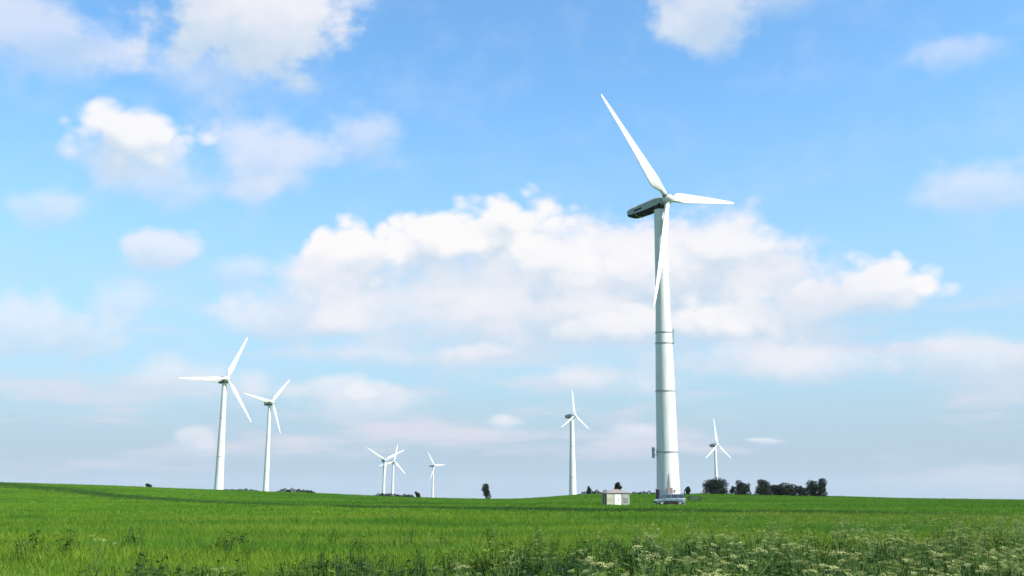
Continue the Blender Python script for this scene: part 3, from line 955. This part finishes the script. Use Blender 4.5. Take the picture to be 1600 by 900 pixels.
hedge('hedge', 432, 492, 312, 1.7, 'low dark hedge on the skyline right of the slim turbine', 31)
hedge('hedge', 586, 648, 312, 1.7, 'low dark hedge on the skyline below the overlapping pair of turbines', 32)
hedge('hedge', 350, 402, 316, 1.2, 'thin line of weeds and shrubs on the skyline between the two left turbines', 33, dens=0.5)
hedge('hedge', 905, 958, 312, 2.1, 'dark hedge on the skyline just left behind the hut', 34)
hedge('hedge', 982, 1026, 312, 1.3, 'faint low hedge on the skyline between hut and big tower', 35, dens=0.7)


# ------------------------------------------------------------------ grass and weeds
protos = bpy.data.collections.new('plant_prototypes')      # never linked: only instanced
coll = {}


def blades_mesh(n, rad, hmin, hmax, wid, lean, seed, segs=2):
    r = np.random.default_rng(seed)
    V, F = [], []
    for i in range(n):
        a, q = r.uniform(0, 2 * math.pi), rad * math.sqrt(r.uniform())
        bx, by = q * math.cos(a), q * math.sin(a)
        h = r.uniform(hmin, hmax); w = wid * r.uniform(0.7, 1.3)
        ta = r.uniform(0, 2 * math.pi); ln = lean * r.uniform(0.2, 1.0) * h
        fx, fy = math.cos(ta), math.sin(ta)
        wa = r.uniform(0, 2 * math.pi); wx, wy = math.cos(wa) * w / 2, math.sin(wa) * w / 2
        o = len(V)
        for k in range(segs):
            t = k / segs
            ww = 1 - 0.5 * t
            cx_, cy_, cz_ = bx + fx * ln * t * t, by + fy * ln * t * t, h * t * (1 - 0.15 * t)
            V += [(cx_ - wx * ww, cy_ - wy * ww, cz_), (cx_ + wx * ww, cy_ + wy * ww, cz_)]
        V.append((bx + fx * ln, by + fy * ln, h * 0.85))
        for k in range(segs - 1):
            F.append((o + 2 * k, o + 2 * k + 1, o + 2 * k + 3, o + 2 * k + 2))
        F.append((o + 2 * segs - 2, o + 2 * segs - 1, o + 2 * segs))
    return V, F


def proto_collection(key, objs):
    c = bpy.data.collections.new(key)
    for i, o in enumerate(objs):
        c.objects.link(o)
    coll[key] = c
    return c


def scatter(name, pts, scl, key, mat, label, cat, seed, tilt=0.12):
    """one 'stuff' object: instances of the clump prototypes on the given points"""
    r = np.random.default_rng(seed)
    n = len(pts)
    me = bpy.data.meshes.new(name)
    me.vertices.add(n)
    me.vertices.foreach_set('co', np.asarray(pts, np.float32).ravel())
    a = me.attributes.new('rot', 'FLOAT_VECTOR', 'POINT')
    rot = np.stack([r.normal(0, tilt, n), r.normal(0, tilt, n), r.uniform(0, 2 * math.pi, n)], 1).astype(np.float32)
    a.data.foreach_set('vector', rot.ravel())
    a = me.attributes.new('scl', 'FLOAT', 'POINT')
    a.data.foreach_set('value', np.asarray(scl, np.float32))
    a = me.attributes.new('pick', 'INT', 'POINT')
    a.data.foreach_set('value', r.integers(0, len(coll[key].objects), n).astype(np.int32))
    me.update()
    me.materials.append(M[mat])
    o = bpy.data.objects.new(name, me)
    col.objects.link(o)
    g = bpy.data.node_groups.new(name, 'GeometryNodeTree')
    g.interface.new_socket('Geometry', in_out='INPUT', socket_type='NodeSocketGeometry')
    g.interface.new_socket('Geometry', in_out='OUTPUT', socket_type='NodeSocketGeometry')
    gi, go = g.nodes.new('NodeGroupInput'), g.nodes.new('NodeGroupOutput')
    ip = g.nodes.new('GeometryNodeInstanceOnPoints')
    ci = g.nodes.new('GeometryNodeCollectionInfo')
    ci.inputs['Collection'].default_value = coll[key]
    ci.inputs['Separate Children'].default_value = True
    ci.inputs['Reset Children'].default_value = True

    def attr(nm, dt):
        q = g.nodes.new('GeometryNodeInputNamedAttribute')
        q.data_type = dt
        q.inputs['Name'].default_value = nm
        return q.outputs['Attribute']
    e2r = g.nodes.new('FunctionNodeEulerToRotation')
    g.links.new(attr('rot', 'FLOAT_VECTOR'), e2r.inputs[0])
    g.links.new(gi.outputs[0], ip.inputs['Points'])
    g.links.new(ci.outputs[0], ip.inputs['Instance'])
    ip.inputs['Pick Instance'].default_value = True
    g.links.new(attr('pick', 'INT'), ip.inputs['Instance Index'])
    g.links.new(e2r.outputs[0], ip.inputs['Rotation'])
    g.links.new(attr('scl', 'FLOAT'), ip.inputs['Scale'])
    g.links.new(ip.outputs[0], go.inputs[0])
    md = o.modifiers.new('scatter', 'NODES')
    md.node_group = g
    tag(o, label, cat, kind='stuff')
    return o


def clumps(key, mat, k, n, rad, hmin, hmax, wid, lean, seed):
    proto_collection(key, [mesh_obj('%s_clump' % key, *blades_mesh(n, rad, hmin, hmax, wid, lean, seed + i), M[mat], link=False) for i in range(k)])


clumps('grass', 'grass', 7, 34, 0.20, 0.16, 0.46, 0.013, 0.7, 100)
clumps('crop', 'crop', 6, 46, 0.75, 0.14, 0.34, 0.045, 0.5, 140)
clumps('hay', 'hay', 6, 46, 0.75, 0.14, 0.36, 0.045, 0.5, 160)
clumps('dry', 'dry', 5, 12, 0.22, 0.35, 0.62, 0.010, 0.5, 170)
clumps('margin', 'margin', 5, 44, 0.45, 0.25, 0.62, 0.03, 0.5, 180)


def weed_leaf_mesh(seed, n=34, h=0.6, rad=0.26, size=0.075):
    """leafy upright weed: stalks with pairs of pointed leaves"""
    r = np.random.default_rng(seed)
    V, F = [], []
    for s in range(6):
        a, q = r.uniform(0, 6.283), rad * math.sqrt(r.uniform()) * 0.7
        bx, by = q * math.cos(a), q * math.sin(a)
        hh = h * r.uniform(0.6, 1.0)
        lx, ly = r.normal(0, 0.08, 2)
        w = 0.006
        o = len(V)
        V += [(bx - w, by, 0), (bx + w, by, 0), (bx + lx + w, by + ly, hh), (bx + lx - w, by + ly, hh)]
        F.append((o, o + 1, o + 2, o + 3))
        for k in range(n // 3):
            t = r.uniform(0.15, 1.0)
            c = np.array([bx + lx * t, by + ly * t, hh * t])
            ang = r.uniform(0, 6.283); sz = size * r.uniform(0.7, 1.4) * (1.15 - 0.5 * t)
            d = np.array([math.cos(ang), math.sin(ang), r.uniform(-0.5, 0.35)])
            p = np.array([-math.sin(ang), math.cos(ang), r.uniform(-0.3, 0.3)]) * 0.32
            o = len(V)
            V += [tuple(c), tuple(c + d * sz * 0.8 + p * sz), tuple(c + d * sz * 1.9), tuple(c + d * sz * 0.8 - p * sz)]
            F.append((o, o + 1, o + 2, o + 3))
    return V, F


proto_collection('weed', [mesh_obj('weed_clump', *weed_leaf_mesh(300 + i, h=0.5 + 0.08 * i), M['weed'], link=False) for i in range(5)])


def umbel_parts(seed, h):
    """stem mesh, list of flower-head positions and sizes for one cow-parsley-like plant"""
    r = np.random.default_rng(seed)
    st = MB(); heads = []
    bend = r.normal(0, 0.05, 2)
    mid = Vector((bend[0] * 0.5, bend[1] * 0.5, h * 0.5)); top = Vector((bend[0], bend[1], h))
    st.tube([(0, 0, -0.05), mid, top], [0.008, 0.006, 0.004], 4)
    heads.append((top, r.uniform(0.045, 0.07)))
    for i in range(int(r.integers(4, 7))):
        t = r.uniform(0.45, 0.85)
        s = Vector((0, 0, 0)).lerp(mid, t * 2) if t < 0.5 else mid.lerp(top, t * 2 - 1)
        a = r.uniform(0, 6.283); l = r.uniform(0.10, 0.26)
        e = s + Vector((math.cos(a) * l, math.sin(a) * l, h * (1 - t) * r.uniform(0.55, 0.95) + 0.06))
        st.tube([s, s.lerp(e, 0.5) + Vector((math.cos(a) * 0.02, math.sin(a) * 0.02, -0.01)), e], [0.005, 0.004, 0.003], 4)
        heads.append((e, r.uniform(0.032, 0.058)))
    leaves = ([], [])
    for i in range(9):
        t = r.uniform(0.08, 0.6); a = r.uniform(0, 6.283); l = r.uniform(0.12, 0.24)
        c = np.array([bend[0] * t, bend[1] * t, h * t]); d = np.array([math.cos(a), math.sin(a), r.uniform(-0.2, 0.5)])
        for k in range(5):
            q = c + d * l * (k + 1) / 5
            for sg in (-1, 1):
                p = np.array([-math.sin(a), math.cos(a), 0]) * sg + d * 0.4
                sz = 0.07 * (1.1 - k * 0.16)
                o = len(leaves[0])
                pp = np.array([d[0], d[1], 0.3]) * 0.018
                leaves[0].extend([tuple(q), tuple(q + p * sz * 0.5 + pp), tuple(q + p * sz), tuple(q + p * sz * 0.5 - pp)])
                leaves[1].append((o, o + 1, o + 2, o + 3))
    return st, heads, leaves


def umbel_head(seed, n=30):
    """unit flower head: shallow dome of little florets on rays"""
    r = np.random.default_rng(seed)
    V, F = [], []
    for i in range(n):
        a = i * 2.39996; q = math.sqrt((i + 0.5) / n)
        c = np.array([q * math.cos(a), q * math.sin(a), 0.28 * (1 - q * q) + r.normal(0, 0.05)])
        s = r.uniform(0.08, 0.15); t = r.uniform(0, 1.57); tl = r.normal(0, 0.3, 2)
        o = len(V)
        for k in range(4):
            V.append((c[0] + s * math.cos(t + k * 1.5708), c[1] + s * math.sin(t + k * 1.5708), c[2] + s * (tl[0] * math.cos(t + k * 1.57) + tl[1] * math.sin(t + k * 1.57))))
        F.append((o, o + 1, o + 2, o + 3))
        if i % 3 == 0:
            o = len(V)
            V += [(0, 0, -0.55), (c[0] + 0.02, c[1], c[2]), (c[0] - 0.02, c[1], c[2])]
            F.append((o, o + 1, o + 2))
    return V, F


head_me = [mesh_obj('flower_head', *umbel_head(400 + i), M['petal'], link=False).data for i in range(4)]
plants = [umbel_parts(420 + i, 0.62 + 0.07 * i) for i in range(5)]
stem_me = [pl[0].build('stem', M['stem'], link=False).data for pl in plants]
leaf_me = [mesh_obj('leaf', pl[2][0], pl[2][1], M['weed'], link=False).data for pl in plants]


def joined_plant(i):
    """the same plant as one mesh, for the uncountable ones farther off"""
    st, heads, lv = plants[i]
    v = list(st.v); f = list(st.f); mi = [0] * len(f)
    o = len(v); v += lv[0]; f += [tuple(k + o for k in q) for q in lv[1]]; mi += [1] * len(lv[1])
    hv, hf = umbel_head(450 + i, 18)
    for p, s in heads:
        o = len(v); v += [(p.x + a * s, p.y + b_ * s, p.z + c * s) for a, b_, c in hv]; f += [tuple(k + o for k in q) for q in hf]; mi += [2] * len(hf)
    ob = mesh_obj('flower_clump', v, f, M['stem'], link=False)
    ob.data.materials.append(M['weed']); ob.data.materials.append(M['petal'])
    ob.data.polygons.foreach_set('material_index', mi)
    return ob


proto_collection('flower', [joined_plant(i) for i in range(5)])


def wedge(n, y0, y1, power=1.0, pad=3.0, slope=0.545, u0=-1.0, u1=1.0):
    """random points on the part of the field in view, with a few metres to spare on either side"""
    t = rng.uniform(0, 1, n)
    y = (y0 ** power + t * (y1 ** power - y0 ** power)) ** (1 / power)
    x = rng.uniform(u0, u1, n) * (y * slope + pad)
    return x, y


def vnoise(x, y, sc, seed):
    r = np.random.default_rng(seed)
    s = 0
    for k in range(5):
        a, b_ = r.uniform(0, 6.28, 2); kx, ky = r.normal(0, 1, 2) * sc * (1.5 ** k)
        s = s + np.sin(x * kx + y * ky + a) * (0.75 ** k)
    return s / 2.2


def lift(x, y):
    return np.stack([x, y, ground_z(x, y) - 0.02], 1)


def boundary(x):
    """field edge running obliquely away to the left (distance for a given x)"""
    return 118.0 - x * 1.16


# near meadow
x, y = wedge(62000, 8, 80, 0.9)
n1 = vnoise(x, y, 0.35, 1)
scatter('meadow_grass', lift(x, y), np.clip(1.0 + 0.22 * n1 + rng.normal(0, 0.15, len(x)), 0.5, 1.7) * (1 + 0.006 * np.maximum(0, y - 20)), 'grass', 'grass',
        'rough green grass covering the near part of the field', 'grass', 51)
# far crop
x, y = wedge(90000, 55, 385, 1.15, pad=8)
far = y > boundary(x)
sc_ = rng.uniform(0.7, 1.25, len(x)) * (1 + 0.18 * vnoise(x, y, 0.09, 8))
scatter('crop_field', lift(x[far], y[far]), sc_[far], 'crop', 'crop', 'even green crop beyond the field edge, reaching up to the skyline', 'crop', 52)
scatter('hay_meadow', lift(x[~far], y[~far]), sc_[~far], 'hay', 'hay', 'brighter yellow-green meadow between the rough front grass and the field edge', 'meadow', 56)
# darker taller strip along the field edge
x = np.concatenate([rng.uniform(-150, 60, 6000), rng.uniform(-25, 60, 6500)])
y = boundary(x) + rng.normal(0, 1, len(x)) * np.where(np.arange(len(x)) < 6000, 1.2 + 0.03 * np.maximum(0, -x), 2.0) + 1.0 * np.sin(x * 0.11)
scatter('field_margin', lift(x, y), rng.uniform(0.55, 1.15, len(x)), 'margin', 'margin', 'dark green strip of taller grass along the field edge', 'grass strip', 53)
# straw-coloured stalks among the grass
x, y = wedge(9000, 10, 70, 0.9)
k = rng.uniform(0, 1, len(x)) < np.clip(0.25 + 0.9 * vnoise(x, y, 0.22, 12), 0, 1)
x, y = x[k], y[k]
scatter('dry_grass', lift(x, y), rng.uniform(0.6, 1.1, len(x)), 'dry', 'dry', 'straw-coloured stalks scattered in patches through the front grass', 'dry grass', 57)
# dark leafy weeds in front, thickest to the right
x, y = wedge(16000, 8.5, 34, 0.8, pad=2)
u = x / y
pr = np.clip(0.12 + 0.75 * vnoise(x, y, 0.55, 3) + 0.9 * np.clip(u + 0.12, -0.3, 0.5), 0, 1) * (1 - sstep(17, 34, y) * (0.95 - 0.5 * np.clip(u, 0, 0.5)))
pr = np.maximum(pr, (1 - sstep(12, 19, y)) * np.clip(0.45 + 1.1 * vnoise(x, y, 0.5, 9), 0, 1))
k = rng.uniform(0, 1, len(x)) < pr * 0.9
x, y = x[k], y[k]
scatter('leafy_weeds', lift(x, y), rng.uniform(0.6, 1.25, len(x)), 'weed', 'weed', 'dark leafy weeds crowding the front of the field', 'weeds', 54)
# flowering weeds beyond the near ones
x, y = wedge(6500, 14, 75, 0.75, pad=2)
u = x / y
pr = np.clip(0.02 + 0.5 * vnoise(x, y, 0.3, 5) + 1.7 * np.clip(u - 0.08, -0.3, 0.5), 0, 1) * (1 - 0.7 * sstep(25, 75, y))
k = rng.uniform(0, 1, len(x)) < pr * 0.85
x, y = x[k], y[k]
for pxc, Yc, sx_, n_ in ((1190, 150, 3.5, 60), (1335, 140, 5.0, 80), (1105, 172, 3.0, 40), (1000, 120, 6, 40)):     # pale patches farther out
    x = np.concatenate([x, (pxc - 800) / 1600 * 0.98 * Yc + rng.normal(0, sx_, n_)]); y = np.concatenate([y, Yc + rng.normal(0, 3.0, n_)])
scatter('wild_flowers', lift(x, y), rng.uniform(0.6, 1.05, len(x)) * np.where(y > 100, 0.55, 1.0), 'flower', 'petal', 'pale flowering weeds scattered through the grass', 'wild flowers', 55)

# the nearest flowering weeds, one by one
cnt = 0
while cnt < 80:
    y = float(rng.uniform(9.5, 17.5)); u = float(rng.uniform(-0.5, 0.55))
    if rng.uniform() > 0.012 + 1.3 * max(0.0, u - 0.02): continue
    x = u * y; i = int(rng.integers(0, 5)); s = float(rng.uniform(0.85, 1.2))
    o = empty('flowering_weed', (x, y, gz(x, y) - 0.02), float(rng.uniform(0, 6.28)))
    o.scale = (s, s, s)
    o.rotation_euler = (float(rng.normal(0, 0.08)), float(rng.normal(0, 0.08)), float(rng.uniform(0, 6.28)))
    tag(o, 'tall weed with pale flower heads in the foreground', 'wild flower', 'flowering weeds in the foreground')
    for nm, md in (('stem', stem_me[i]), ('leaf', leaf_me[i])):
        c = bpy.data.objects.new(nm, md); c.parent = o; col.objects.link(c)
    for p, sz in plants[i][1]:
        c = bpy.data.objects.new('flower_head', head_me[int(rng.integers(0, 4))])
        c.parent = o; c.location = p; c.scale = (sz, sz, sz)
        c.rotation_euler = (float(rng.normal(0, 0.25)), float(rng.normal(0, 0.25)), 0)
        col.objects.link(c)
    cnt += 1


# ------------------------------------------------------------------ air
def build_haze():
    mb = MB().box(-4200, 4200, -900, 5400, -80, 80)
    m = bpy.data.materials.new('haze')
    m.use_nodes = True
    nt = m.node_tree
    nt.nodes.remove(nt.nodes['Principled BSDF'])
    v = nt.nodes.new('ShaderNodeVolumePrincipled')
    v.inputs['Color'].default_value = (0.80, 0.88, 1.0, 1)
    v.inputs['Density'].default_value = 0.000035
    v.inputs['Anisotropy'].default_value = 0.0
    nt.links.new(v.outputs[0], nt.nodes['Material Output'].inputs['Volume'])
    o = mb.build('haze', m)
    tag(o, 'pale blue haze in the air over the field', 'haze', kind='stuff')


build_haze()
